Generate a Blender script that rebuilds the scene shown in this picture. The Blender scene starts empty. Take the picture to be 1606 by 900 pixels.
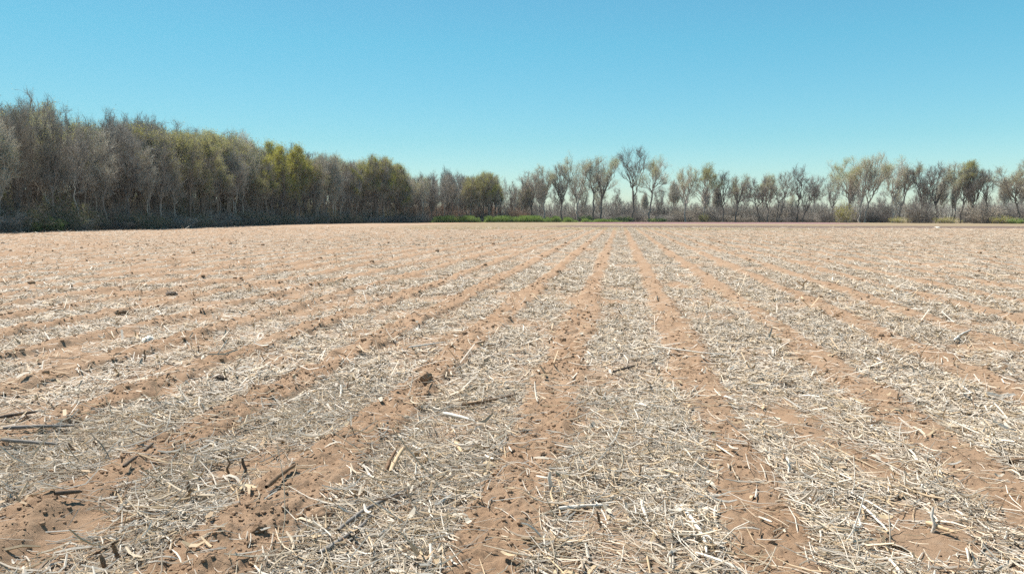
import bpy, math
import numpy as np

R = math.radians
scene = bpy.context.scene
col = scene.collection
rng = np.random.default_rng(7)

# ------------------------------------------------------------------ camera, sky, sun, exposure
CAM_H = 1.2
F_PX = 1147.0                       # focal length in photograph pixels (1606 wide)
PITCH = math.atan(110 / F_PX)       # looking slightly down
YAW = R(8.34)                       # rows run along +Y, camera turned a little left of them
cam_data = bpy.data.cameras.new("camera")
cam_data.angle = 2 * math.atan(803 / F_PX)
cam_data.clip_start = 0.05
cam_data.clip_end = 6000
cam = bpy.data.objects.new("camera", cam_data)
col.objects.link(cam)
cam.location = (0, 0, CAM_H)
cam.rotation_euler = (math.pi / 2 - PITCH, 0, YAW)
scene.camera = cam

SUN_EL = R(57)
SUN_AZ = R(-62)                     # azimuth from +Y, clockwise positive: ahead and to the left
sun_dir = np.array([math.sin(SUN_AZ) * math.cos(SUN_EL), math.cos(SUN_AZ) * math.cos(SUN_EL), math.sin(SUN_EL)])
world = bpy.data.worlds.new("World")
scene.world = world
world.use_nodes = True
wn, wl = world.node_tree.nodes, world.node_tree.links
bg = wn["Background"]
sky = wn.new("ShaderNodeTexSky")
sky.sky_type = 'NISHITA'
sky.sun_disc = False
sky.sun_elevation = SUN_EL
sky.sun_rotation = SUN_AZ
sky.altitude = 0
sky.air_density = 1.0
sky.dust_density = 0.4
sky.ozone_density = 1.0
tint = wn.new("ShaderNodeMix"); tint.data_type = 'RGBA'; tint.blend_type = 'MULTIPLY'
tint.inputs[0].default_value = 1.0
tc_w = wn.new("ShaderNodeTexCoord"); sep_w = wn.new("ShaderNodeSeparateXYZ")
wl.new(tc_w.outputs["Generated"], sep_w.inputs[0])
air = wn.new("ShaderNodeValToRGB")          # colour of the air from the horizon up
for pos_, c_ in ((0.0, (0.74, 0.85, 0.92)), (0.10, (0.50, 0.82, 0.83)), (0.22, (0.42, 0.90, 0.87))):
    e_ = air.color_ramp.elements[0] if pos_ == 0 else air.color_ramp.elements.new(pos_)
    e_.position = pos_; e_.color = (*c_, 1)
air.color_ramp.elements[-1].color = (0.62, 0.92, 0.96, 1)
wl.new(sep_w.outputs[2], air.inputs[0])
wl.new(air.outputs[0], tint.inputs[7])
side_w = wn.new("ShaderNodeVectorMath"); side_w.operation = 'DOT_PRODUCT'      # sky strength graded by hand across the view, dimmer on the sun's side
side_w.inputs[1].default_value = (math.cos(YAW), math.sin(YAW), 0)
wl.new(tc_w.outputs["Generated"], side_w.inputs[0])
even_w = wn.new("ShaderNodeMapRange"); even_w.inputs[1].default_value = -0.6; even_w.inputs[2].default_value = 0.6
even_w.inputs[3].default_value = 0.062; even_w.inputs[4].default_value = 0.086
wl.new(side_w.outputs["Value"], even_w.inputs[0]); wl.new(even_w.outputs[0], bg.inputs[1])
wl.new(sky.outputs[0], tint.inputs[6])
wl.new(tint.outputs[2], bg.inputs[0])
bg.inputs[1].default_value = 0.072

sun_data = bpy.data.lights.new("sun", 'SUN')
sun_data.energy = 4.8
sun_data.angle = R(0.5)
sun_data.color = (1.0, 0.94, 0.86)
sun = bpy.data.objects.new("sun", sun_data)
col.objects.link(sun)
from mathutils import Vector
sun.rotation_euler = Vector(sun_dir).to_track_quat('Z', 'Y').to_euler()

scene.view_settings.view_transform = 'Standard'
scene.view_settings.look = 'None'
scene.view_settings.gamma = 1
scene.view_settings.exposure = 0.95
scene.render.engine = 'CYCLES'
scene.cycles.max_bounces = 5
scene.cycles.diffuse_bounces = 2
scene.cycles.glossy_bounces = 2
scene.cycles.transmission_bounces = 2
scene.cycles.use_denoising = False

# ------------------------------------------------------------------ small helpers
cy_, sy_ = math.cos(YAW), math.sin(YAW)
FWD = np.array([-sy_, cy_]); RGT = np.array([cy_, sy_])


def ground_at(px, py):
    """Point of the level field seen at a pixel of the 1606 x 900 photograph."""
    u, v = (px - 803) / F_PX, (450 - py) / F_PX
    cp, sp = math.cos(PITCH), math.sin(PITCH)
    f, z, r = cp + v * sp, -sp + v * cp, u
    t = CAM_H / -z
    return FWD * f * t + RGT * r * t


def place(px, depth):
    """Point of the field at a photograph column and a distance ahead."""
    u = (px - 803) / F_PX * math.cos(PITCH)
    return FWD * depth + RGT * u * depth


def project(x, y):
    d = x * FWD[0] + y * FWD[1]
    r = x * RGT[0] + y * RGT[1]
    return 803 + r / d / math.cos(PITCH) * F_PX, d


def height_for(py, depth):
    """Height of something at that distance whose top shows on photograph row py."""
    return CAM_H + (340 - py) / F_PX * depth


def hash2(ix, iy, seed):
    h = (ix.astype(np.int64) * 374761393 + iy.astype(np.int64) * 668265263 + seed * 974634777) & 0xFFFFFFFF
    h = ((h ^ (h >> 13)) * 1274126177) & 0xFFFFFFFF
    h = h ^ (h >> 16)
    return (h & 0xFFFFFF) / float(0xFFFFFF)


def vnoise(x, y, seed=0):
    ix, iy = np.floor(x), np.floor(y)
    fx, fy = x - ix, y - iy
    fx = fx * fx * (3 - 2 * fx); fy = fy * fy * (3 - 2 * fy)
    a, b = hash2(ix, iy, seed), hash2(ix + 1, iy, seed)
    c, d = hash2(ix, iy + 1, seed), hash2(ix + 1, iy + 1, seed)
    return (a * (1 - fx) + b * fx) * (1 - fy) + (c * (1 - fx) + d * fx) * fy


def fbm(x, y, seed=0, octaves=4):
    s, a, t = 0, 1.0, 0
    for k in range(octaves):
        s = s + a * vnoise(x * 2 ** k + 17.3 * k, y * 2 ** k - 9.1 * k, seed + k); t += a; a *= 0.5
    return s / t


def bumps(x, y, cell, seed, fill=0.5):
    """Rounded lumps, one per cell at most."""
    ix, iy = np.floor(x / cell), np.floor(y / cell)
    best = np.zeros_like(x)
    for dx in (-1, 0, 1):
        for dy in (-1, 0, 1):
            cx, cy = ix + dx, iy + dy
            px = (cx + hash2(cx, cy, seed)) * cell; py = (cy + hash2(cx, cy, seed + 1)) * cell
            r = cell * (0.25 + 0.5 * hash2(cx, cy, seed + 2) ** 2)
            on = hash2(cx, cy, seed + 3) < fill
            q = 1 - ((x - px) ** 2 + (y - py) ** 2) / r ** 2
            best = np.maximum(best, np.where(on & (q > 0), np.maximum(q, 0) ** 0.85 * r * 0.85, 0))
    return best


def sstep(a, b, x):
    t = np.clip((x - a) / (b - a), 0, 1)
    return t * t * (3 - 2 * t)


# ------------------------------------------------------------------ the field as a formula
ROWS = np.array(sorted([-0.43, 0.58, 1.67, 2.68, 3.6, -1.37, -2.26, -3.2] +
                       [4.6 + k * 1.0 for k in range(90)] + [-4.2 - k * 1.0 for k in range(60)]))


def row_soil(x, y):
    """0..1: how much this spot belongs to a bare tilled strip."""
    xw = x + 0.08 * (vnoise(x * 0 + y / 1.9, np.round(x) * 3.7, 11) - 0.5) + 0.10 * (fbm(x / 0.16, y / 0.2, 12, 3) - 0.5)
    i = np.clip(np.searchsorted(ROWS, xw), 1, len(ROWS) - 1)
    near = np.where(np.abs(xw - ROWS[i - 1]) < np.abs(xw - ROWS[i]), ROWS[i - 1], ROWS[i])
    d = np.abs(xw - near)
    w = 0.155 + 0.07 * (vnoise(near * 5.1, y / 1.3, 13) - 0.5)
    w = w - 0.05 * sstep(-1.5, -4.5, near) * (vnoise(near * 9.7, y / 0.7, 15))
    return 1 - sstep(w - 0.04, w + 0.05, d), near


def cover_at(x, y):
    """0..1: how thickly crop residue lies here."""
    soil, near = row_soil(x, y)
    patch = fbm(x / 0.55, y / 0.8, 21, 4)
    big = fbm(x / 4.0, y / 7.0, 31, 3)
    c = 0.30 * sstep(0.2, 0.38, patch) + 0.70 * sstep(0.29, 0.60, patch + 0.35 * (big - 0.5) + 0.06 * sstep(-1.0, 2.0, x))
    c = c * (1 - 0.95 * soil) * (1 - 0.10 * sstep(-0.6, -4.0, x)) * (1 - 0.12 * sstep(22, 60, np.hypot(x, y)))
    stripe = np.exp(-((x - 1.12) / 0.35) ** 2) * sstep(12, 26, y)
    return np.clip(c + 0.5 * stripe * (1 - soil), 0, 1)


def ground_h(x, y, fine=True):
    soil, near = row_soil(x, y)
    h = (0.014 + 0.027 * sstep(0.3, -2.5, near)) * soil + 0.05 * (fbm(x / 1.7, y / 1.7, 41, 3) - 0.5)
    h = h + 0.045 * (fbm(x / 0.22, y / 0.22, 51, 4) - 0.5)
    rough = np.clip(0.15 + 0.75 * (vnoise(near * 3.3, y / 0.8, 16)) * sstep(1.6, -0.8, x) + 0.45 * sstep(0.3, -1.0, x), 0.12, 1.3)
    if fine:
        m = x * x + y * y < 30 ** 2
        if np.any(m):
            xm, ym = x[m], y[m]
            b = 0.55 * bumps(xm, ym, 0.13, 61, 0.4) + 0.6 * bumps(xm, ym, 0.06, 71, 0.5) + 0.6 * bumps(xm, ym, 0.028, 81, 0.6)
            h[m] += (0.022 * (fbm(xm / 0.055, ym / 0.055, 95, 3) - 0.5) + 0.012 * (fbm(xm / 0.018, ym / 0.018, 97, 2) - 0.5)) * (0.3 + 0.7 * soil[m])
            b = 0.85 * b
            h[m] += b * (0.25 + 0.75 * soil[m]) * rough[m] * 0.9
    return h


# pits and clods that the photograph shows
def g1(px, py):
    p = ground_at(px, py); return float(p[0]), float(p[1])


PITS = [g1(455, 826) + (0.055, 0.05), g1(492, 822) + (0.035, 0.045), g1(625, 745) + (0.04, 0.045), g1(660, 606) + (0.06, 0.05), g1(1188, 704) + (0.03, 0.04)]
_gh = ground_h


def ground_h(x, y, fine=True):
    x = np.asarray(x, float); y = np.asarray(y, float)
    h = _gh(x, y, fine)
    for (a, b, r, dp) in PITS:
        h = h - dp * np.exp(-(((x - a) / r) ** 2 + ((y - b) / (r * 1.2)) ** 2))
        h = h + 0.5 * dp * np.exp(-(((x - a + 0.3 * r) / r) ** 2 + ((y - b - 2.0 * r) / r) ** 2))
    return h


def gz(x, y):
    return float(ground_h(np.array([x]), np.array([y]))[0])


# edge of the woods (plan), from the near left round to the far side of the field
EDGE_PX = [(-90, 368.5), (0, 365), (75, 362.5), (200, 360), (280, 358), (380, 353.6), (450, 351.6), (540, 350.2), (670, 349.2), (800, 348.3), (845, 348.2)]
EDGE = np.array([ground_at(a, b) for a, b in EDGE_PX])


def edge_point(s):
    """Point and inward normal at arc length s along the woods' edge."""
    seg = np.linalg.norm(np.diff(EDGE, axis=0), axis=1)
    cum = np.concatenate([[0], np.cumsum(seg)])
    s = min(max(s, 0), cum[-1] - 1e-6)
    i = int(np.searchsorted(cum, s, side='right') - 1)
    t = (s - cum[i]) / seg[i]
    p = EDGE[i] * (1 - t) + EDGE[i + 1] * t
    d = (EDGE[min(i + 1, len(EDGE) - 1)] - EDGE[max(i - 1, 0)]); d /= np.linalg.norm(d)
    return p, np.array([-d[1], d[0]]), cum[-1]


# ------------------------------------------------------------------ meshes from arrays
def quad_mesh(name, verts, quads, mats=(), mat_index=None, smooth=False, attrs=None):
    me = bpy.data.meshes.new(name)
    verts = np.asarray(verts, np.float32); quads = np.asarray(quads, np.int32)
    me.vertices.add(len(verts)); me.vertices.foreach_set("co", verts.ravel())
    me.loops.add(quads.size); me.loops.foreach_set("vertex_index", quads.ravel())
    n = quads.shape[1]
    me.polygons.add(len(quads))
    me.polygons.foreach_set("loop_start", np.arange(0, quads.size, n, dtype=np.int32))
    me.polygons.foreach_set("loop_total", np.full(len(quads), n, np.int32))
    if mat_index is not None:
        me.polygons.foreach_set("material_index", np.asarray(mat_index, np.int32))
    me.polygons.foreach_set("use_smooth", np.full(len(quads), smooth, bool))
    for m in mats: me.materials.append(m)
    for k, v in (attrs or {}).items():
        v = np.asarray(v, np.float32)
        if v.ndim == 1:
            a = me.attributes.new(k, 'FLOAT', 'POINT'); a.data.foreach_set("value", v)
        else:
            a = me.attributes.new(k, 'FLOAT_COLOR', 'POINT')
            a.data.foreach_set("color", np.concatenate([v, np.ones((len(v), 1), np.float32)], 1).ravel())
    me.update(calc_edges=True)
    return me


def tubes(P, Rr, S):
    """P (N,K,3) centre lines, Rr (N,K) radii -> verts, quads of S-sided tubes."""
    N, K, _ = P.shape
    T = np.gradient(P, axis=1)
    T /= np.linalg.norm(T, axis=2, keepdims=True) + 1e-9
    ref = np.where(np.abs(T[:, :1, 2:3]) > 0.9, np.array([1.0, 0, 0]), np.array([0, 0, 1.0]))
    A = np.cross(T, np.broadcast_to(ref, T.shape)); A /= np.linalg.norm(A, axis=2, keepdims=True) + 1e-9
    B = np.cross(T, A)
    ang = np.arange(S) / S * 2 * np.pi
    V = P[:, :, None, :] + Rr[:, :, None, None] * (A[:, :, None, :] * np.cos(ang)[None, None, :, None] + B[:, :, None, :] * np.sin(ang)[None, None, :, None])
    base = (np.arange(N) * K * S)[:, None, None] + (np.arange(K - 1) * S)[None, :, None]
    i0 = base + np.arange(S)[None, None, :]
    i1 = base + ((np.arange(S) + 1) % S)[None, None, :]
    Q = np.stack([i0, i1, i1 + S, i0 + S], -1).reshape(-1, 4)
    return V.reshape(-1, 3), Q


def ribbons(P, W, rnd):
    """Flat strips along P with half-widths W, each turned its own way."""
    N, K, _ = P.shape
    T = np.gradient(P, axis=1); T /= np.linalg.norm(T, axis=2, keepdims=True) + 1e-9
    side = rnd.normal(size=(N, 1, 3))
    A = np.cross(T, np.broadcast_to(side, T.shape)); A /= np.linalg.norm(A, axis=2, keepdims=True) + 1e-9
    V = np.stack([P - A * W[:, :, None], P + A * W[:, :, None]], 2).reshape(-1, 3)
    base = (np.arange(N) * K * 2)[:, None] + (np.arange(K - 1) * 2)[None, :]
    Q = np.stack([base, base + 1, base + 3, base + 2], -1).reshape(-1, 4)
    return V, Q


def leaf_quads(C, size, rnd):
    N = len(C)
    a = rnd.normal(size=(N, 3)); a /= np.linalg.norm(a, axis=1, keepdims=True)
    b = np.cross(a, rnd.normal(size=(N, 3))); b /= np.linalg.norm(b, axis=1, keepdims=True)
    s = (size * rnd.uniform(0.6, 1.4, N))[:, None]
    V = np.stack([C - a * s, C - b * s * 0.55, C + a * s, C + b * s * 0.55], 1).reshape(-1, 3)
    return V, np.arange(4 * N).reshape(N, 4)


def merge(parts):
    """[(verts, quads, mat)] -> verts, quads, mat indices."""
    vs, qs, ms, o = [], [], [], 0
    for v, q, m in parts:
        vs.append(v); qs.append(q + o); ms.append(np.full(len(q), m)); o += len(v)
    return np.concatenate(vs), np.concatenate(qs), np.concatenate(ms)


def link(name, mesh, parent=None):
    o = bpy.data.objects.new(name, mesh)
    col.objects.link(o)
    if parent is not None: o.parent = parent
    return o


def tag(o, label=None, cat=None, group=None, kind=None):
    if label: o["label"] = label
    if cat: o["category"] = cat
    if group: o["group"] = group
    if kind: o["kind"] = kind
    return o


# ------------------------------------------------------------------ materials
def new_mat(name):
    m = bpy.data.materials.new(name); m.use_nodes = True
    nt = m.node_tree
    return m, nt.nodes, nt.links, nt.nodes["Principled BSDF"]


def mixrgb(n, l, fac, a, b, mode='MIX'):
    x = n.new("ShaderNodeMix"); x.data_type = 'RGBA'; x.blend_type = mode
    for sock, v in ((x.inputs[0], fac), (x.inputs[6], a), (x.inputs[7], b)):
        if hasattr(v, "default_value") or isinstance(v, bpy.types.NodeSocket): l.new(v, sock)
        elif isinstance(v, (int, float)): sock.default_value = v
        else: sock.default_value = (*v, 1)
    return x.outputs[2]


def noise(n, l, vec, scale, detail=4, rough=0.6):
    t = n.new("ShaderNodeTexNoise"); t.inputs["Scale"].default_value = scale
    t.inputs["Detail"].default_value = detail; t.inputs["Roughness"].default_value = rough
    if vec is not None: l.new(vec, t.inputs["Vector"])
    return t.outputs["Fac"]


def ramp(n, l, fac, a, b):
    t = n.new("ShaderNodeMapRange"); t.inputs[1].default_value = a; t.inputs[2].default_value = b
    l.new(fac, t.inputs[0]); return t.outputs[0]


def math_(n, l, op, a, b):
    t = n.new("ShaderNodeMath"); t.operation = op
    for s, v in zip(t.inputs, (a, b)):
        if isinstance(v, (int, float)): s.default_value = v
        else: l.new(v, s)
    return t.outputs[0]


def attr(n, name):
    t = n.new("ShaderNodeAttribute"); t.attribute_name = name
    return t


def soil_colour(n, l, pos):
    big = noise(n, l, pos, 1.3, 3)
    mid = noise(n, l, pos, 22, 7, 0.8)
    c = mixrgb(n, l, ramp(n, l, big, 0.35, 0.65), (0.302, 0.203, 0.130), (0.366, 0.260, 0.176))
    return mixrgb(n, l, ramp(n, l, mid, 0.3, 0.75), mixrgb(n, l, 0.55, c, (0.22, 0.134, 0.08)), c)


def make_ground_mat():
    m, n, l, b = new_mat("ground soil and residue")
    pos = n.new("ShaderNodeNewGeometry").outputs["Position"]
    soil = soil_colour(n, l, pos)
    fine = noise(n, l, pos, 55, 4, 0.75)
    fleck = noise(n, l, pos, 9, 5, 0.8)
    straw = mixrgb(n, l, ramp(n, l, fine, 0.35, 0.65), (0.25, 0.18, 0.118), (0.41, 0.34, 0.26))
    straw = mixrgb(n, l, ramp(n, l, fleck, 0.42, 0.72), straw, (0.44, 0.395, 0.335))
    cov = attr(n, "cover").outputs["Fac"]
    k = math_(n, l, 'ADD', cov, math_(n, l, 'MULTIPLY', math_(n, l, 'SUBTRACT', fleck, 0.5), 0.95))
    broad = noise(n, l, pos, 1.1, 6, 0.75)
    k = math_(n, l, 'ADD', k, math_(n, l, 'MULTIPLY', math_(n, l, 'SUBTRACT', broad, 0.5), 0.6))
    c = mixrgb(n, l, ramp(n, l, k, 0.2, 1.0), soil, straw)
    # other ground: weeds greening the field's end, dark fallow band, pale headland, flowering weeds, woodland litter
    wob = noise(n, l, pos, 0.35, 5, 0.65)
    def zone(c, name, col_, lo=0.35, hi=0.65):
        a = attr(n, name).outputs["Fac"]
        f = math_(n, l, 'ADD', a, math_(n, l, 'MULTIPLY', math_(n, l, 'SUBTRACT', wob, 0.5), 0.7))
        f = ramp(n, l, math_(n, l, 'MULTIPLY', f, math_(n, l, 'GREATER_THAN', a, 0.01)), lo, hi)
        return mixrgb(n, l, f, c, col_)
    c = zone(c, "weedy", mixrgb(n, l, broad, (0.13, 0.125, 0.045), (0.30, 0.22, 0.13)), 0.35, 1.2)
    c = zone(c, "fallow", mixrgb(n, l, fleck, (0.115, 0.08, 0.064), (0.185, 0.14, 0.115)))
    c = zone(c, "headland", mixrgb(n, l, ramp(n, l, broad, 0.35, 0.65), (0.19, 0.145, 0.085), (0.30, 0.235, 0.16)))
    c = zone(c, "flowers", mixrgb(n, l, fleck, (0.20, 0.105, 0.125), (0.25, 0.165, 0.15)))
    c = zone(c, "litter", mixrgb(n, l, fleck, (0.07, 0.055, 0.04), (0.15, 0.11, 0.075)))
    l.new(c, b.inputs["Base Color"])
    b.inputs["Roughness"].default_value = 0.95
    b.inputs["Specular IOR Level"].default_value = 0.1
    bump = n.new("ShaderNodeBump"); bump.inputs["Distance"].default_value = 0.014; bump.inputs["Strength"].default_value = 0.9
    l.new(noise(n, l, pos, 42, 8, 0.85), bump.inputs["Height"])
    l.new(bump.outputs[0], b.inputs["Normal"])
    return m


def make_soil_mat(name, dark=1.0):
    m, n, l, b = new_mat(name)
    pos = n.new("ShaderNodeNewGeometry").outputs["Position"]
    c = mixrgb(n, l, 1.0, soil_colour(n, l, pos), (dark, dark, dark), 'MULTIPLY')
    l.new(c, b.inputs["Base Color"]); b.inputs["Roughness"].default_value = 0.95; b.inputs["Specular IOR Level"].default_value = 0.1
    bump = n.new("ShaderNodeBump"); bump.inputs["Distance"].default_value = 0.008; bump.inputs["Strength"].default_value = 0.9
    l.new(noise(n, l, pos, 60, 5, 0.7), bump.inputs["Height"]); l.new(bump.outputs[0], b.inputs["Normal"])
    return m


def make_straw_mat():
    m, n, l, b = new_mat("dry straw")
    pos = n.new("ShaderNodeNewGeometry").outputs["Position"]
    c = mixrgb(n, l, ramp(n, l, noise(n, l, pos, 90, 3), 0.3, 0.7), attr(n, "tone").outputs["Color"], (0.27, 0.205, 0.14))
    c = mixrgb(n, l, 0.72, c, attr(n, "tone").outputs["Color"])
    l.new(c, b.inputs["Base Color"]); b.inputs["Roughness"].default_value = 0.65; b.inputs["Specular IOR Level"].default_value = 0.25
    return m


def bark(name, a, b_, scale=3.0, vary=0.25):
    """Bark or twig colour a..b_ with a little variation from tree to tree."""
    m, n, l, b = new_mat(name)
    tc = n.new("ShaderNodeTexCoord").outputs["Object"]
    mp = n.new("ShaderNodeMapping"); mp.inputs["Scale"].default_value = (1, 1, 0.25); l.new(tc, mp.inputs[0])
    c = mixrgb(n, l, ramp(n, l, noise(n, l, mp.outputs[0], scale, 4, 0.7), 0.3, 0.7), a, b_)
    hsv = n.new("ShaderNodeHueSaturation")
    oi = n.new("ShaderNodeObjectInfo").outputs["Random"]
    v = n.new("ShaderNodeMapRange"); v.inputs[3].default_value = 1 - vary; v.inputs[4].default_value = 1 + vary
    l.new(oi, v.inputs[0]); l.new(v.outputs[0], hsv.inputs["Value"]); l.new(c, hsv.inputs["Color"])
    l.new(hsv.outputs[0], b.inputs["Base Color"]); b.inputs["Roughness"].default_value = 0.9; b.inputs["Specular IOR Level"].default_value = 0.15
    return m


def leafy(name, a, b_, scale=1.2):
    m, n, l, b = new_mat(name)
    tc = n.new("ShaderNodeTexCoord").outputs["Object"]
    c = mixrgb(n, l, ramp(n, l, noise(n, l, tc, scale, 4, 0.7), 0.35, 0.65), a, b_)
    l.new(c, b.inputs["Base Color"]); b.inputs["Roughness"].default_value = 0.7; b.inputs["Specular IOR Level"].default_value = 0.2
    tr = n.new("ShaderNodeBsdfTranslucent"); l.new(c, tr.inputs[0])
    mx = n.new("ShaderNodeMixShader"); mx.inputs[0].default_value = 0.4
    out = n["Material Output"]
    l.new(b.outputs[0], mx.inputs[1]); l.new(tr.outputs[0], mx.inputs[2]); l.new(mx.outputs[0], out.inputs[0])
    return m


M_GROUND = make_ground_mat()
M_SOIL = make_soil_mat("soil clod")
M_STRAW = make_straw_mat()
BARK = {
    'grey': bark("grey bark", (0.21, 0.18, 0.155), (0.36, 0.315, 0.275)),
    'brown': bark("brown bark", (0.18, 0.145, 0.12), (0.31, 0.255, 0.205)),
    'pale': bark("pale bark", (0.32, 0.285, 0.245), (0.60, 0.555, 0.49)),
    'dark': bark("dark bark", (0.11, 0.095, 0.085), (0.23, 0.20, 0.175)),
}
TWIG = {
    'grey': bark("grey twigs", (0.28, 0.26, 0.23), (0.42, 0.39, 0.345)),
    'brown': bark("brown twigs", (0.29, 0.25, 0.20), (0.41, 0.36, 0.29)),
    'pale': bark("pale twigs", (0.50, 0.47, 0.39), (0.66, 0.62, 0.52)),
    'dark': bark("dark twigs", (0.14, 0.127, 0.115), (0.24, 0.215, 0.19)),
    'red': bark("reddish twigs", (0.27, 0.17, 0.12), (0.38, 0.26, 0.19)),
}
LEAF = {
    'olive': leafy("olive buds", (0.31, 0.30, 0.10), (0.45, 0.42, 0.17)),
    'yellow': leafy("yellow green young leaves", (0.34, 0.33, 0.055), (0.47, 0.44, 0.10)),
    'tan': leafy("tan catkins", (0.43, 0.41, 0.22), (0.56, 0.53, 0.31)),
    'green': leafy("fresh green leaves", (0.175, 0.275, 0.058), (0.29, 0.37, 0.115)),
    'dull': leafy("dull green leaves", (0.10, 0.125, 0.05), (0.19, 0.195, 0.085)),
    'rust': leafy("rusty young leaves", (0.32, 0.19, 0.09), (0.40, 0.26, 0.14)),
}

# ------------------------------------------------------------------ ground: one sheet to the horizon
def build_ground():
    r = [0.35]
    while r[-1] < 9000:
        q = r[-1]
        r.append(q * (1.06 if q < 1.6 else 1.0038 if q < 8 else 1.0065 if q < 45 else 1.009 if q < 260 else 1.06))
    r = np.array(r)
    th = np.concatenate([np.linspace(-52, 46, 1000), np.linspace(46, 308, 60)[1:-1]]) * np.pi / 180
    rr, tt = np.meshgrid(r, th, indexing='ij')
    x, y = rr * np.sin(tt), rr * np.cos(tt)
    xs, ys = x.ravel(), y.ravel()
    z = np.zeros_like(xs); cover = np.zeros_like(xs)
    near = rr.ravel() < 140
    z[near] = ground_h(xs[near], ys[near])
    cover[near] = cover_at(xs[near], ys[near])
    z *= 1 - sstep(70, 140, rr.ravel())
    # zones
    nz = fbm(xs / 9, ys / 9, 91, 3)
    Y = ys + 6 * (nz - 0.5)
    field_end = sstep(74, 84, Y)
    weedy = sstep(60, 72, Y) * (1 - sstep(80, 86, Y)) * sstep(-32, -14, xs) * (1 - sstep(10, 30, xs))
    fallow = sstep(82, 85, Y) * (1 - sstep(100, 104, Y)) * sstep(-24, 4, xs)
    headland = np.clip(sstep(80, 88, Y) * sstep(-36, -20, xs), 0, 1) * (1 - fallow)
    flowers = sstep(126, 132, Y) * (1 - sstep(158, 162, Y)) * sstep(-14, -2, xs) * (1 - sstep(34, 52, xs)) * 0.9
    # woodland floor: everything behind the woods' edge
    d = np.full_like(xs, -1e9)
    inside = np.zeros_like(xs, bool)
    poly = np.concatenate([EDGE, [EDGE[-1] + [0, 60], [-400, 240], [-400, 20]]])
    j = len(poly) - 1
    for i in range(len(poly)):
        xi, yi = poly[i]; xj, yj = poly[j]
        c = ((yi > ys) != (yj > ys)) & (xs < (xj - xi) * (ys - yi) / (yj - yi + 1e-12) + xi)
        inside ^= c; j = i
    litter = inside.astype(float)
    far = sstep(176, 182, ys) * (xs > -20)
    litter = np.maximum(litter, sstep(160, 168, ys) * (1 - sstep(186, 196, ys)) * (xs > -20))
    headland = np.maximum(headland, far * (1 - litter))
    cover = cover * (1 - sstep(200, 210, ys))
    n0, n1 = rr.shape
    i = np.arange(n0 * n1).reshape(n0, n1)
    a, b = i[:-1, :], i[1:, :]
    Q = np.stack([a, np.roll(a, -1, 1), np.roll(b, -1, 1), b], -1).reshape(-1, 4)[:, ::-1]
    me = quad_mesh("field", np.stack([xs, ys, z], 1), Q, [M_GROUND], smooth=True,
                   attrs=dict(cover=cover, weedy=weedy, fallow=fallow, headland=headland, flowers=flowers, litter=litter))
    # close the small hole under the viewpoint with a fan of quads
    return tag(link("field", me), kind="structure")


build_ground()

# ------------------------------------------------------------------ crop residue (stuff)
TONES = np.array([(0.66, 0.61, 0.545), (0.62, 0.535, 0.425), (0.54, 0.42, 0.285), (0.53, 0.48, 0.42), (0.34, 0.285, 0.23), (0.25, 0.165, 0.105), (0.74, 0.70, 0.64)]) * np.array([1.03, 1.0, 0.94])


def scatter(r0, r1, dens, rnd, half=0.86, mid=-0.06):
    n = int(dens * half * (r1 ** 2 - r0 ** 2))
    r = np.sqrt(rnd.uniform(r0 ** 2, r1 ** 2, n)); t = mid + rnd.uniform(-half, half, n)
    return r * np.sin(t), r * np.cos(t)


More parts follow.
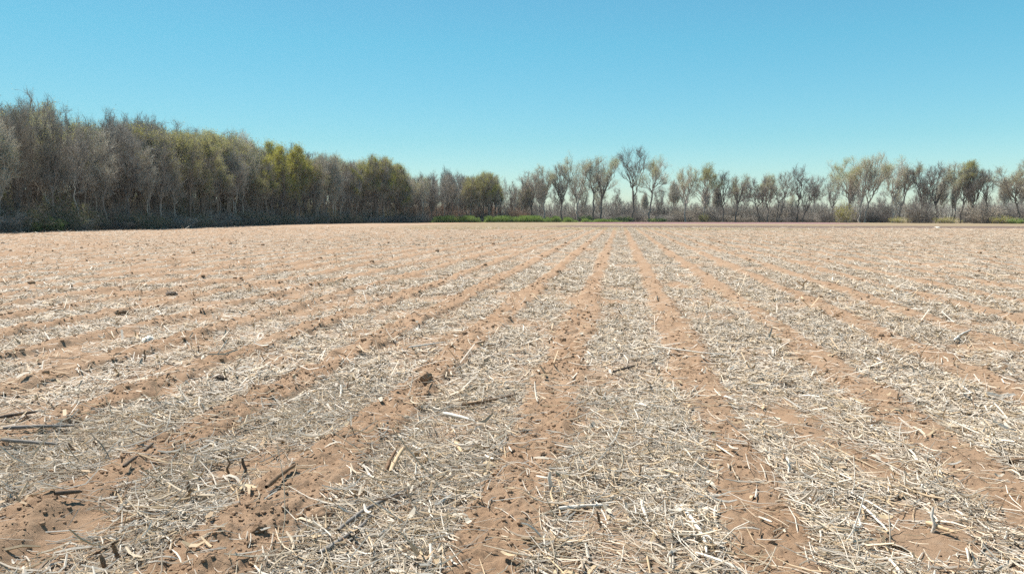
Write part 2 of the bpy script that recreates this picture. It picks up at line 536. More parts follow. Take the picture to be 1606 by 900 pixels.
def straw_batch(r0, r1, dens, size, sides, K, rnd, lift):
    x, y = scatter(r0 * 0.86, r1 * 1.14, dens, rnd)
    c = cover_at(x, y); rr = np.hypot(x, y)
    fade = sstep(r0 * 0.86, r0 * 1.14, rr) * (1 - sstep(r1 * 0.86, r1 * 1.14, rr))
    keep = rnd.random(len(x)) < fade * (np.clip(c ** 1.2 * 0.95 + 0.05, 0, 1) if r0 < 8 else np.clip(c ** 1.8 * 1.05, 0, 1))
    x, y, c = x[keep], y[keep], c[keep]
    N = len(x)
    L = size * np.clip(rnd.lognormal(-2.32, 0.55, N), 0.025, 0.38)
    W = size * np.clip(rnd.lognormal(-6.38, 0.5, N), 0.0008, 0.0075)
    az = rnd.uniform(0, 2 * np.pi, N)
    tilt = rnd.normal(0, 0.11, N)
    steep = rnd.random(N) < (0.03 if r0 < 4 else 0.012 if r0 < 8 else 0.003)
    tilt[steep] = rnd.uniform(0.3, 1.0, steep.sum())
    s = np.linspace(-0.5, 0.5, K)
    bend = rnd.normal(0, 0.07, N) * L
    dx, dy = np.cos(az), np.sin(az)
    ct = np.cos(tilt)
    px = x[:, None] + (dx * ct * L)[:, None] * s - (dy * bend)[:, None] * (4 * s * s)[None]
    py = y[:, None] + (dy * ct * L)[:, None] * s + (dx * bend)[:, None] * (4 * s * s)[None]
    g = ground_h(x, y, fine=r0 < 12)
    pile = 0.026 * lift * rnd.random(N) ** 1.3 * (0.3 + c)
    pz = (g + W + pile + 0.004)[:, None] + (np.sin(tilt) * L)[:, None] * s + (0.1 * rnd.normal(size=N) * L)[:, None] * (4 * s * s)[None]
    pz += np.where(steep, np.abs(np.sin(tilt)) * L * 0.45, 0)[:, None]
    P = np.stack([px, py, pz], -1)
    if sides:
        Rr = W[:, None] * (1 - 0.35 * np.abs(s * 2) ** 3)[None]
        V, Q = tubes(P, Rr, sides); per = K * sides
    else:
        V, Q = ribbons(P, np.repeat(W[:, None] * 1.15, K, 1), _FlatSide(rnd)); per = K * 2
    w = np.array([0.27, 0.27, 0.18, 0.09, 0.045, 0.035, 0.10])
    ti = rnd.choice(7, N, p=w / w.sum())
    tone = (0.95 if sides else 0.84 if r0 < 15 else 0.76) * TONES[ti] * np.where(rnd.random((N, 1)) < 0.3, 0.82, 1.0) * rnd.uniform(0.82, 1.12, (N, 1))
    return V, Q, np.repeat(tone, per, 0)


class _FlatSide:
    """Hands ribbons() a mostly upright side vector, so that strips lie flat."""
    def __init__(self, rnd): self.r = rnd
    def normal(self, size): 
        v = self.r.normal(size=size) * 0.33; v[..., 2] += 1; return v


def build_residue():
    rnd = np.random.default_rng(21)
    parts = [straw_batch(1.7, 5.0, 3400, 1.0, 4, 4, rnd, 1.0),
             straw_batch(5.0, 10.0, 1900, 1.15, 0, 3, rnd, 0.7),
             straw_batch(10.0, 20.0, 700, 1.6, 0, 3, rnd, 0.7),
             straw_batch(20.0, 50.0, 170, 2.1, 0, 3, rnd, 0.6),
             straw_batch(50.0, 84.0, 48, 2.9, 0, 3, rnd, 0.5)]
    # husk and leaf scraps: short broad strips
    x, y = scatter(1.7, 14, 110, rnd)
    c = cover_at(x, y); k = rnd.random(len(x)) < c * 0.8 + 0.06
    x, y = x[k], y[k]; N = len(x)
    L = np.clip(rnd.lognormal(-2.75, 0.4, N), 0.03, 0.16); W = np.clip(rnd.lognormal(-4.9, 0.35, N), 0.004, 0.014)
    az = rnd.uniform(0, 6.28, N); s = np.linspace(-0.5, 0.5, 4)
    z = ground_h(x, y) + 0.012 + 0.02 * rnd.random(N)
    P = np.stack([x[:, None] + (np.cos(az) * L)[:, None] * s, y[:, None] + (np.sin(az) * L)[:, None] * s,
                  z[:, None] + (rnd.normal(0, 0.25, N) * L)[:, None] * (4 * s * s) + (rnd.normal(0, .1, N) * L)[:, None] * s], -1)
    V, Q = ribbons(P, W[:, None] * np.array([0.6, 1, 0.95, 0.4])[None], _FlatSide(rnd))
    husk = np.array([(0.58, 0.45, 0.28), (0.62, 0.55, 0.44), (0.50, 0.36, 0.22)])[rnd.integers(0, 3, N)] * 0.75 * rnd.uniform(0.8, 1.1, (N, 1))
    parts.append((V, Q, np.repeat(husk, 8, 0)))
    vs, qs, cs, o = [], [], [], 0
    for V, Q, C in parts:
        vs.append(V); qs.append(Q + o); cs.append(C); o += len(V)
    me = quad_mesh("crop_residue", np.concatenate(vs), np.concatenate(qs), [M_STRAW], attrs=dict(tone=np.concatenate(cs)))
    print("residue verts", o)
    tag(link("crop_residue", me), "pale dry straw and broken stalks littering the tilled field", "crop residue", kind="stuff")


build_residue()

# ------------------------------------------------------------------ loose crumbs and clods of soil (stuff)
def lump(rnd, sub=2, rough=0.3):
    import bmesh
    bm = bmesh.new(); bmesh.ops.create_icosphere(bm, subdivisions=sub, radius=1)
    v = np.array([p.co[:] for p in bm.verts]); f = np.array([[q.index for q in p.verts] for p in bm.faces]); bm.free()
    o = rnd.uniform(0, 50, 3)
    d = fbm(v[:, 0] * 1.4 + o[0] + v[:, 2], v[:, 1] * 1.4 + o[1] - v[:, 2] * 0.7, int(o[2] * 10), 3)
    d2 = fbm(v[:, 0] * 4 + o[1] - v[:, 2] * 3, v[:, 1] * 4 + o[2] + v[:, 2] * 2, int(o[0] * 10), 2)
    return v * (1 + rough * 2 * (d - 0.5) + rough * (d2 - 0.5))[:, None], f


def build_clods():
    rnd = np.random.default_rng(5)
    lib = [lump(rnd, 1, 0.4) for _ in range(12)]
    vs, qs, o = [], [], 0
    for r0, r1, dens, s0 in ((1.7, 6, 1500, 0.0037), (6, 14, 200, 0.0070), (14, 40, 9, 0.016)):
        x, y = scatter(r0, r1, dens, rnd)
        soil, near = row_soil(x, y)
        want = np.clip(0.12 + soil * (0.35 + 0.65 * sstep(0.5, -1, x)), 0, 1) * (0.3 + vnoise(near * 3.3, y / 0.8, 16))
        k = rnd.random(len(x)) < want
        x, y = x[k], y[k]
        z = ground_h(x, y, fine=r0 < 12)
        sz = s0 * np.clip(rnd.lognormal(0, 0.62, len(x)), 0.35, 4.5)
        pick = rnd.integers(0, len(lib), len(x)); rot = rnd.uniform(0, 6.28, len(x))
        for i in range(len(lib)):
            m = pick == i
            if not m.any(): continue
            v, f = lib[i]
            c, s = np.cos(rot[m]), np.sin(rot[m])
            X = v[None, :, 0] * c[:, None] - v[None, :, 1] * s[:, None]; Yv = v[None, :, 0] * s[:, None] + v[None, :, 1] * c[:, None]
            Z = np.broadcast_to(v[None, :, 2] * 0.8, X.shape)
            V = np.stack([X, Yv, Z], -1) * sz[m][:, None, None] + np.stack([x[m], y[m], z[m] + sz[m] * 0.25], -1)[:, None, :]
            n = m.sum()
            F = (np.arange(n) * len(v))[:, None, None] + f[None]
            vs.append(V.reshape(-1, 3)); qs.append(F.reshape(-1, 3) + o); o += n * len(v)
    me = quad_mesh("soil_crumbs", np.concatenate(vs), np.concatenate(qs), [M_SOIL], smooth=False)
    tag(link("soil_crumbs", me), "loose brown crumbs and small clods along the bare tilled strips", "soil crumbs", kind="stuff")


build_clods()

# ------------------------------------------------------------------ trees
def curve_to(P0, D0, P1, K, rnd, wob):
    """Branches from P0 (leaving along D0) to P1: (N,K,3) bent lines."""
    N = len(P0)
    L = np.linalg.norm(P1 - P0, axis=1, keepdims=True)
    C = P0 + D0 * L * 0.45
    t = np.linspace(0, 1, K)[None, :, None]
    P = (1 - t) ** 2 * P0[:, None] + 2 * t * (1 - t) * C[:, None] + t * t * P1[:, None]
    w = rnd.normal(size=(N, K, 3)) * wob * L[:, None]
    w[:, 0] = 0; w[:, -1] *= 0.5
    return P + w


def along(P, t):
    """Point and direction at parameter t on each line of P."""
    N, K, _ = P.shape
    f = np.clip(t, 0, 0.999) * (K - 1); i = f.astype(int); u = (f - i)[:, None]
    a, b = P[np.arange(N), i], P[np.arange(N), i + 1]
    d = b - a; d /= np.linalg.norm(d, axis=1, keepdims=True) + 1e-9
    return a * (1 - u) + b * u, d


def unit(v):
    return v / (np.linalg.norm(v, axis=1, keepdims=True) + 1e-9)


PROFILE = {
    'vase': lambda u: np.clip(u, 0, 1) ** 0.33 * np.sqrt(np.clip(1 - u ** 3.4, 0, 1)),
    'oval': lambda u: np.sqrt(np.clip(np.sin(np.pi * np.clip(u, 0, 1) ** 0.85), 0, 1)),
    'column': lambda u: np.clip(np.sin(np.pi * (0.12 + 0.83 * np.clip(u, 0, 1))), 0, 1) ** 0.5,
    'dome': lambda u: np.sqrt(np.clip(1 - u ** 2.2, 0, 1)) * (0.75 + 0.25 * np.clip(u * 4, 0, 1)),
}


def tree_meshes(seed, H, width, clear=0.35, form='oval', limbs=24, sub=7, lets=5, twigs=8, lean=(0, 0), stems=1, trunk_r=None, kind='grey',
                bark_kind=None, leaf=None, leaves=0, leaf_size=0.05, twig_w=0.006, trunk_top=0.78, wob=0.035, leaf_low=0.3, twig_len=1.0, lop=0.0, leaders=3, fork=0.33, rag=0.35, low=0.08):
    rnd = np.random.default_rng(seed)
    bark_kind = bark_kind or kind
    r0 = trunk_r or H * 0.0145
    prof = PROFILE[form]
    cb = clear * H
    lean = np.array([lean[0], lean[1]], float)
    stem_base = rnd.uniform(0, 6.28)

    def envelope(n, lo=0.05, hi=1.0, edge=0.55):
        k = np.arange(n)
        u = (lo + (hi - lo) * ((k * 0.7548777 + rnd.random()) % 1.0)) ** 0.62
        a = (k * 2.399963 + rnd.uniform(0, 6.28) + rnd.normal(0, .25, n)) % (2 * np.pi)
        rr = prof(u) * width / 2 * np.sqrt(rnd.uniform(edge ** 2, 1, n)) * (1 - rag + 2 * rag * vnoise(a / 1.05 + 9 * seed, u * 2.6 + 3.1 * seed, seed))
        z = cb + u * (H - cb) * (1 - 0.5 * rag * vnoise(a / 1.3 + 5 * seed, u * 0 + seed, seed + 7) * (u > 0.5))
        sh = (z / H)[:, None] * lean[None]
        return np.stack([rr * np.cos(a) + sh[:, 0] + lop * rr, rr * np.sin(a) + sh[:, 1], z], 1)

    # trunk(s): each rises to its fork and splits into leaders
    K = 8
    trunks, TRs, T, TR = [], [], [], []
    nl = max(1, leaders // stems) if stems > 1 else max(1, leaders)
    tr = r0 * (0.8 if stems > 1 else 1.0)
    for q in range(stems):
        a = stem_base + q * 2 * np.pi / stems
        off = 0 if stems == 1 else width * rnd.uniform(0.06, 0.12)
        fz = H * fork * rnd.uniform(0.85, 1.15)
        b = np.array([0.8 * r0 * math.cos(a), 0.8 * r0 * math.sin(a), -0.15]) if stems > 1 else np.array([0, 0, -0.15])
        f = np.array([lean[0] * fork + off * math.cos(a), lean[1] * fork + off * math.sin(a), fz])
        main = curve_to(b[None], unit(np.array([[rnd.normal(0, .12), rnd.normal(0, .12), 1.0]])), f[None], K, rnd, 0.02)[0]
        trunks.append(main); TRs.append(tr * np.array([1.4, 1.05, 0.98, 0.94, 0.9, 0.87, 0.84, 0.8]))
        a0 = rnd.uniform(0, 6.28)
        for k in range(nl):
            aa = a0 + k * 2 * np.pi / nl + rnd.normal(0, .35)
            top = H * (trunk_top if (k == 0 and q == 0) else trunk_top * rnd.uniform(0.72, 1.0))
            w2 = width * (rnd.uniform(0.04, 0.10) if nl == 1 else rnd.uniform(0.10, 0.30))
            e = np.array([lean[0] * top / H + off * math.cos(a) + w2 * math.cos(aa), lean[1] * top / H + off * math.sin(a) + w2 * math.sin(aa), top])
            st = main[-1] if k < 2 else along(main[None], np.array([rnd.uniform(.75, .98)]))[0][0]
            d = unit(np.array([[math.cos(aa) * (.32 if nl > 1 else .05), math.sin(aa) * (.32 if nl > 1 else .05), 1.0]]))
            T.append(curve_to(st[None], d, e[None], K, rnd, wob * 0.8)[0])
            TR.append(tr * (0.78 if nl == 1 else 0.60) * np.linspace(1, 0.18, K))
    T = np.array(T)
    tv = [tubes(np.array(trunks), np.array(TRs), 7), tubes(T, np.array(TR), 6)]
    # limbs
    n1 = limbs * max(1, stems)
    tips = envelope(n1, low, 1.0, 0.6)
    near = np.argmin(np.linalg.norm(tips[:, None, :2] - T[None, :, -1, :2], axis=2) + rnd.uniform(0, 0.15 * width, (n1, len(T))), axis=1)
    zfrac = np.clip((tips[:, 2] - fork * H) / (H * (trunk_top - fork)) * rnd.uniform(0.05, 0.8, n1), 0.02, 0.95)
    S, SD = along(T[near], zfrac)
    under = tips[:, 2] < fork * H * 1.15
    if under.any():
        m = np.array(trunks)[rnd.integers(0, stems, under.sum())]
        S[under], SD[under] = along(m, np.clip((tips[under, 2] / (fork * H)) * rnd.uniform(.6, .95, under.sum()), .3, .99))
    out = tips - S; out[:, 2] = 0; out = unit(out)
    D0 = unit(unit(tips - S) * rnd.uniform(0.7, 1.1, (n1, 1)) + np.array([0, 0, 1.0]) * rnd.uniform(0.2, 0.7, (n1, 1)) + out * rnd.uniform(0, .3, (n1, 1)))
    P1 = curve_to(S, D0, tips, 7, rnd, wob)
    L1 = np.linalg.norm(tips - S, axis=1)
    R1 = np.clip(L1 * 0.016, r0 * 0.18, r0 * 0.5)
    tv.append(tubes(P1, R1[:, None] * np.linspace(1, 0.22, 7)[None], 5))
    # branches (also from the upper trunk)
    src = np.repeat(P1, sub, 0); srcR = np.repeat(R1, sub)
    n2 = len(src)
    t2 = rnd.uniform(0.0, 1.0, n2) ** 0.65 * 0.62 + 0.37
    S2, SD2 = along(src, t2)
    dirn = unit(SD2 * 1.0 + rnd.normal(size=(n2, 3)) * 0.55 + np.array([0, 0, 0.25]))
    L2 = H * rnd.uniform(0.05, 0.14, n2) * (1.2 - 0.5 * t2)
    E2 = S2 + dirn * L2[:, None] + np.array([0, 0, 0.12]) * L2[:, None]
    P2 = curve_to(S2, unit(SD2 + dirn), E2, 5, rnd, wob * 1.3)
    R2 = np.clip(srcR * (1 - 0.7 * t2) * 0.65, 0.019 * H / 12, None)
    tv.append(tubes(P2, R2[:, None] * np.linspace(1, 0.3, 5)[None], 4))
    V, Q, _ = merge([(a, b, 0) for a, b in tv])
    trunk = quad_mesh("trunk", V, Q, [BARK[bark_kind]], smooth=True)
    # branchlets
    src = np.repeat(P2, lets, 0); n3 = len(src)
    S3, SD3 = along(src, rnd.uniform(0.15, 1.0, n3))
    d3 = unit(SD3 * 0.9 + rnd.normal(size=(n3, 3)) * 0.6 + np.array([0, 0, 0.6]))
    L3 = H * rnd.uniform(0.035, 0.09, n3)
    P3 = curve_to(S3, unit(SD3 + d3), S3 + d3 * L3[:, None], 4, rnd, 0.06)
    parts = [tubes(P3, np.full((n3, 1), twig_w * 1.9) * np.linspace(1, 0.5, 4)[None], 3) + (0,)]
    # twigs
    src = np.repeat(P3, twigs, 0); n4 = len(src)
    S4, SD4 = along(src, rnd.uniform(0.05, 1.0, n4))
    d4 = unit(SD4 * 0.8 + rnd.normal(size=(n4, 3)) * 0.65 + np.array([0, 0, 0.6]))
    L4 = H * rnd.uniform(0.018, 0.06, n4) * twig_len
    P4 = curve_to(S4, unit(SD4 + d4), S4 + d4 * L4[:, None], 3, rnd, 0.05)
    v, q = ribbons(P4, np.full((n4, 1), twig_w) * np.array([1, 0.8, 0.4])[None], rnd)
    parts.append((v, q, 0))
    mats = [TWIG[kind]]
    if leaf and leaves:
        tip = P4[:, -1]
        h = (tip[:, 2] - cb) / (H - cb)
        clump = fbm(tip[:, 0] / (0.16 * H) + seed, tip[:, 2] / (0.14 * H) + tip[:, 1] / (0.16 * H), seed % 97, 2)
        p = np.clip((h - leaf_low) * 2.0, 0.02, 1) * sstep(0.3, 0.6, clump)
        idx = rnd.choice(n4, size=leaves, p=p / p.sum())
        C = tip[idx] + rnd.normal(size=(leaves, 3)) * 0.012 * H
        v, q = leaf_quads(C, leaf_size, rnd)
        parts.append((v, q, 1)); mats.append(LEAF[leaf])
    V, Q, MI = merge(parts)
    crown = quad_mesh("crown", V, Q, mats, MI)
    return trunk, crown


def put_tree(name, meshes, x, y, rot, sc, label, group=None, cat="tree", sz=None):
    e = bpy.data.objects.new(name, None); e.empty_display_size = 0.5
    col.objects.link(e)
    e.location = (x, y, 0); e.rotation_euler = (0, 0, rot); e.scale = (sc, sc, sz or sc)
    tag(e, label, cat, group)
    link("trunk", meshes[0], e); link("crown", meshes[1], e)
    return e


# ---- the open line of trees across the far right: each one grown for itself
# base px, top px x, top row, crown width px, depth, form, clear, kind, bark, leaf, leaves, stems, label
def line_tree(seed, bx, tx, ty, wpx, depth, label, cat="tree", **kw):
    H = height_for(ty, depth) * 1.03
    p = place(bx, depth)
    s = depth / F_PX
    dx = (tx - bx) * s
    lean = RGT * dx
    if kw.get('leaves'): kw['leaves'] = int(kw['leaves'] * 4.5)
    kw['clear'] = kw.get('clear', .35) * 0.8
    kw.setdefault('fork', .25 + .2 * ((seed * 37) % 10) / 10)
    kw.setdefault('rag', .22 if kw.get('leaf') else .38); kw.setdefault('low', .15); kw.setdefault('twigs', 7); kw.setdefault('lets', 4); kw.setdefault('limbs', (28 if kw.get('leaf') else 20) // kw.get('stems', 1))
    kw.setdefault('leaders', 2 + (seed * 13) % 3)
    m = tree_meshes(seed, H, wpx * s * 1.5, lean=tuple(lean), twig_w=kw.pop('twig_w', 0.0065), **kw)
    put_tree("tree", m, float(p[0]), float(p[1]), 0, 1, label, "trees in the open line along the far end of the field", cat)


LT = [
    (835, 827, 275, 34, 166, "slim grey tree with rusty low shoots, first of the line beside the woods", dict(kind='grey', form='oval', clear=.3, leaf='rust', leaves=700, leaf_low=-1.0, bark_kind='dark')),
    (855, 851, 265, 32, 168, "pale topped slender tree between the rusty tree and the narrow leaning tree", dict(kind='pale', form='vase', clear=.42, leaf='tan', leaves=900)),
    (882, 876, 264, 22, 168, "narrow dark stemmed tree leaning slightly left beside the tall pair of pale crowns", dict(kind='grey', form='column', clear=.4, bark_kind='dark', leaf='tan', leaves=500)),
    (906, 904, 251, 44, 170, "tall pale tree with a broad rounded top left of the twin crowned tree", dict(kind='pale', form='vase', clear=.38, leaf='tan', leaves=1500, bark_kind='pale')),
    (930, 932, 258, 32, 170, "grey tree with low branches reaching left below the twin pale crowns", dict(kind='grey', form='oval', clear=.3, leaf='tan', leaves=500, bark_kind='dark')),
    (941, 949, 251, 50, 168, "tall broad tan crowned tree just left of the tall bare tree", dict(kind='pale', form='vase', clear=.36, leaf='olive', leaves=1500, bark_kind='grey')),
    (992, 991, 240, 42, 170, "tallest bare tree of the line, dark forked limbs and no leaves", dict(kind='dark', form='oval', clear=.56, twigs=7, lets=5, bark_kind='dark', wob=.04, leaders=4, fork=.45, rag=.12)),
    (1017, 1030, 254, 42, 168, "olive topped tree leaning right, just right of the tall bare tree", dict(kind='pale', form='oval', clear=.30, leaf='olive', leaves=1700, bark_kind='grey')),
    (1075, 1074, 268, 40, 166, "pale stemmed vase shaped tree left of the greener rounded tree", dict(kind='pale', form='vase', clear=.30, leaf='tan', leaves=1000, bark_kind='pale')),
    (1102, 1109, 264, 42, 164, "rounded tree with the greenest crown in the middle of the line", dict(kind='grey', form='dome', clear=.38, leaf='olive', leaves=3200, bark_kind='pale')),
    (1133, 1136, 270, 18, 164, "narrow dark columnar bare tree right of the greenest rounded crown", dict(kind='dark', form='column', clear=.2, bark_kind='dark')),
    (1154, 1160, 277, 32, 162, "small dark trunked tree with thin olive top right of the columnar tree", dict(kind='grey', form='oval', clear=.3, bark_kind='dark', leaf='olive', leaves=600)),
    (1190, 1181, 278, 30, 160, "bare crooked tree leaning left over a drooping low limb", dict(kind='dark', form='oval', clear=.3, bark_kind='dark', twigs=6, wob=.07)),
    (1204, 1206, 276, 25, 160, "slim olive topped tree between two crooked bare trees", dict(kind='grey', form='oval', clear=.35, leaf='olive', leaves=900)),
    (1220, 1231, 273, 32, 158, "dark bare tree with several stems spreading right", dict(kind='brown', form='vase', clear=.3, bark_kind='dark', stems=2, twigs=8)),
    (1252, 1251, 264, 30, 157, "gaunt bare tree with a forked broken top", dict(kind='dark', form='vase', clear=.35, bark_kind='dark', twigs=4, lets=4, wob=.07)),
    (1259, 1281, 274, 44, 156, "black limbed bare tree leaning far to the right", dict(kind='dark', form='vase', clear=.32, bark_kind='dark', twigs=5, lets=5, wob=.07)),
    (1331, 1326, 254, 56, 152, "wide many limbed tree with a domed olive top", dict(kind='pale', form='vase', clear=.3, leaf='olive', leaves=2600, bark_kind='grey')),
    (1349, 1357, 257, 40, 150, "grey tree with steep pale limbs right of the domed olive tree", dict(kind='pale', form='vase', clear=.26, leaf='tan', leaves=1000, bark_kind='pale')),
    (1356, 1380, 251, 34, 150, "tall tree leaning right with a small feathery top", dict(kind='pale', form='vase', clear=.45, leaf='tan', leaves=900, bark_kind='pale')),
    (1400, 1405, 256, 36, 146, "upright tan crowned tree with a pale forked trunk", dict(kind='pale', form='vase', clear=.35, leaf='tan', leaves=1000, bark_kind='pale', stems=2)),
    (1410, 1428, 262, 34, 146, "thin olive tree reaching right over the dark bushy thicket", dict(kind='grey', form='vase', clear=.45, leaf='olive', leaves=900)),
    (1444, 1446, 261, 38, 142, "bare dark tree rising out of a tangled low thicket", dict(kind='dark', form='vase', clear=.45, bark_kind='dark', twigs=8)),
    (1467, 1470, 262, 34, 141, "bare grey tree with twisted upper limbs right of the thicket", dict(kind='grey', form='vase', clear=.4, bark_kind='dark', wob=.06)),
    (1496, 1498, 260, 30, 138, "straight tree with a pale stem and tan top left of the olive crown", dict(kind='pale', form='vase', clear=.36, leaf='tan', leaves=1200, bark_kind='grey')),
    (1506, 1520, 264, 34, 137, "slanting tree with the brightest olive crown at the right end of the line", dict(kind='grey', form='dome', clear=.5, leaf='olive', leaves=2600, bark_kind='dark')),
    (1527, 1524, 268, 30, 136, "thin dark stemmed tree standing under the bright olive crown", dict(kind='dark', form='oval', clear=.35, bark_kind='dark', twigs=8)),
    (1549, 1541, 269, 26, 134, "sparse spindly bare tree above the wide twiggy bush", dict(kind='dark', form='oval', clear=.45, bark_kind='dark', twigs=4, lets=4)),
    (1600, 1577, 260, 56, 130, "wide arching bare tree at the right end with limbs bending left", dict(kind='brown', form='vase', clear=.3, bark_kind='dark', leaf='tan', leaves=700, wob=.06)),
    (1612, 1610, 254, 50, 132, "tall grey bare tree cut off by the right edge of the view", dict(kind='grey', form='oval', clear=.35, bark_kind='grey')),
    (1665, 1660, 258, 50, 130, "grey bare tree farther along the line past the wide arching tree", dict(kind='grey', form='vase', clear=.35, bark_kind='grey')),
]
for i, (bx, tx, ty, w, dep, lab, kw) in enumerate(LT):
    line_tree(300 + i, bx, tx, ty, w, dep, lab, **kw)

# ---- the woods along the left: a dozen grown trees, copied
VAR = {}
def variant(key, seed, **kw):
    VAR[key] = tree_meshes(seed, 12.0, twig_w=0.0065, **kw)


variant('grey0', 1, fork=.22, width=4.8, clear=0.16, form='oval', kind='grey', bark_kind='brown')
variant('grey1', 2, width=4.2, clear=0.22, form='vase', kind='grey', bark_kind='grey', leaf='tan', leaves=900)
variant('grey2', 3, fork=.22, width=5.3, clear=0.12, form='dome', kind='brown', bark_kind='dark')
variant('grey3', 4, fork=.22, width=4.0, clear=0.18, form='column', kind='grey', bark_kind='dark', stems=2)
variant('bare0', 5, fork=.22, width=4.5, clear=0.26, form='vase', kind='dark', bark_kind='dark', twigs=6)
variant('tan0', 6, fork=.22, width=4.5, clear=0.2, form='vase', kind='pale', bark_kind='grey', leaf='tan', leaves=4400)
variant('tan1', 7, fork=.22, width=5.0, clear=0.16, form='oval', kind='pale', bark_kind='pale', leaf='olive', leaves=3200)
variant('olive0', 8, width=4.6, clear=0.22, form='oval', kind='grey', bark_kind='brown', leaf='olive', leaves=6720, leaf_size=.06)
variant('olive1', 9, fork=.22, width=5.1, clear=0.15, form='dome', kind='brown', bark_kind='brown', leaf='olive', leaves=5440, leaf_size=.06)
variant('yellow0', 10, fork=.22, width=4.6, clear=0.16, form='dome', kind='brown', bark_kind='dark', leaf='yellow', leaves=11700, leaf_size=.065)
variant('yellow1', 11, width=5.0, clear=0.22, form='oval', kind='grey', bark_kind='brown', leaf='yellow', leaves=7560, leaf_size=.06)

variant('open0', 41, width=4.5, clear=.26, form='vase', twigs=6, kind='grey', bark_kind='pale', trunk_r=.11, wob=.05, twig_len=.8)
variant('open1', 42, width=4.8, clear=.22, form='oval', twigs=6, kind='grey', bark_kind='dark', trunk_r=.14, wob=.06)
variant('open2', 43, width=4.3, clear=.25, form='vase', twigs=6, kind='pale', bark_kind='pale', stems=3, trunk_r=.11, wob=.045)
variant('open3', 44, width=4.2, clear=.30, form='oval', twigs=6, kind='grey', bark_kind='brown', stems=2, lean=(1.6, .8), trunk_r=.12, wob=.05, leaf='olive', leaves=1200)

variant('pole0', 51, width=2.6, clear=.30, form='oval', limbs=14, sub=5, lets=4, twigs=6, kind='grey', bark_kind='pale', trunk_r=.085, wob=.05, leaders=1, fork=.5)
variant('pole1', 52, width=2.9, clear=.22, form='column', limbs=14, sub=5, lets=4, twigs=6, kind='brown', bark_kind='dark', trunk_r=.09, wob=.05, leaders=2, fork=.4)
variant('pole2', 53, width=2.5, clear=.34, form='vase', limbs=14, sub=5, lets=4, twigs=6, kind='pale', bark_kind='grey', trunk_r=.08, wob=.05, leaders=2, fork=.55)

SIL = np.array([(-400, 140), (-100, 150), (0, 152), (30, 155), (66, 148), (85, 160), (105, 162), (125, 178), (165, 180), (190, 180), (215, 172), (235, 184), (262, 192), (300, 204), (345, 203), (380, 206), (400, 214), (430, 226), (470, 230), (500, 232),
                (540, 243), (570, 246), (598, 240), (622, 250), (640, 268), (662, 272), (700, 262), (730, 270), (765, 266), (790, 276), (812, 288), (850, 292)])
KIND_WORD = {'pole0': 'slender pale stemmed', 'pole1': 'slender dark stemmed', 'pole2': 'slender grey stemmed', 'open0': 'pale barked open', 'open1': 'dark limbed open', 'open2': 'pale three stemmed', 'open3': 'brown leaning twin stemmed', 'grey0': 'grey bare', 'grey1': 'grey twiggy', 'grey2': 'brown bare spreading', 'grey3': 'grey twin stemmed', 'bare0': 'dark bare', 'tan0': 'pale feathery topped', 'tan1': 'pale olive tinged',
             'olive0': 'olive budding', 'olive1': 'wide olive budding', 'yellow0': 'yellow green leafing', 'yellow1': 'partly yellow green'}
ORD = "first second third fourth fifth sixth seventh eighth ninth tenth eleventh twelfth thirteenth fourteenth fifteenth sixteenth seventeenth eighteenth nineteenth twentieth".split()
ORD += ["twenty " + w for w in ORD[:9]] + ["thirtieth"] + ["thirty " + w for w in ORD[:9]] + ["fortieth"] + ["forty " + w for w in ORD[:9]] + ["fiftieth"] + ["fifty " + w for w in ORD[:9]] + ["sixtieth"] + ["sixty " + w for w in ORD[:9]] + ["seventieth"] + ["seventy " + w for w in ORD[:9]] + ["eightieth"] + ["eighty " + w for w in ORD[:9]] + ["ninetieth"] + ["ninety " + w for w in ORD[:9]] + ["hundredth"] + ["hundred and " + w for w in ORD[:9]]


def pick_kind(px, rnd, layer):
    """Which sort of tree the photograph shows along this stretch of the woods."""
    if 425 < px < 475 and layer < 2: return 'yellow0'
    if 545 < px < 640 and layer < 2: return ['yellow1', 'olive1', 'yellow1', 'grey2'][rnd.integers(4)]
    if 735 < px < 780: return ['yellow1', 'olive0', 'olive1'][rnd.integers(3)]
    if 640 < px < 735: return ['grey0', 'grey2', 'bare0', 'grey3', 'tan1'][rnd.integers(5)]
    if 260 < px < 420: return ['tan0', 'tan1', 'grey1', 'olive0', 'yellow1', 'olive1', 'olive0'][rnd.integers(7)]
    if 100 < px < 260: return ['grey0', 'grey1', 'yellow1', 'olive0', 'bare0', 'grey3', 'tan1'][rnd.integers(7)]
    if px <= 100: return ['grey0', 'grey1', 'grey2', 'olive0', 'grey3', 'bare0', 'tan1'][rnd.integers(7)]
    return ['grey0', 'grey1', 'olive1', 'tan0', 'olive0', 'bare0', 'tan1'][rnd.integers(7)]


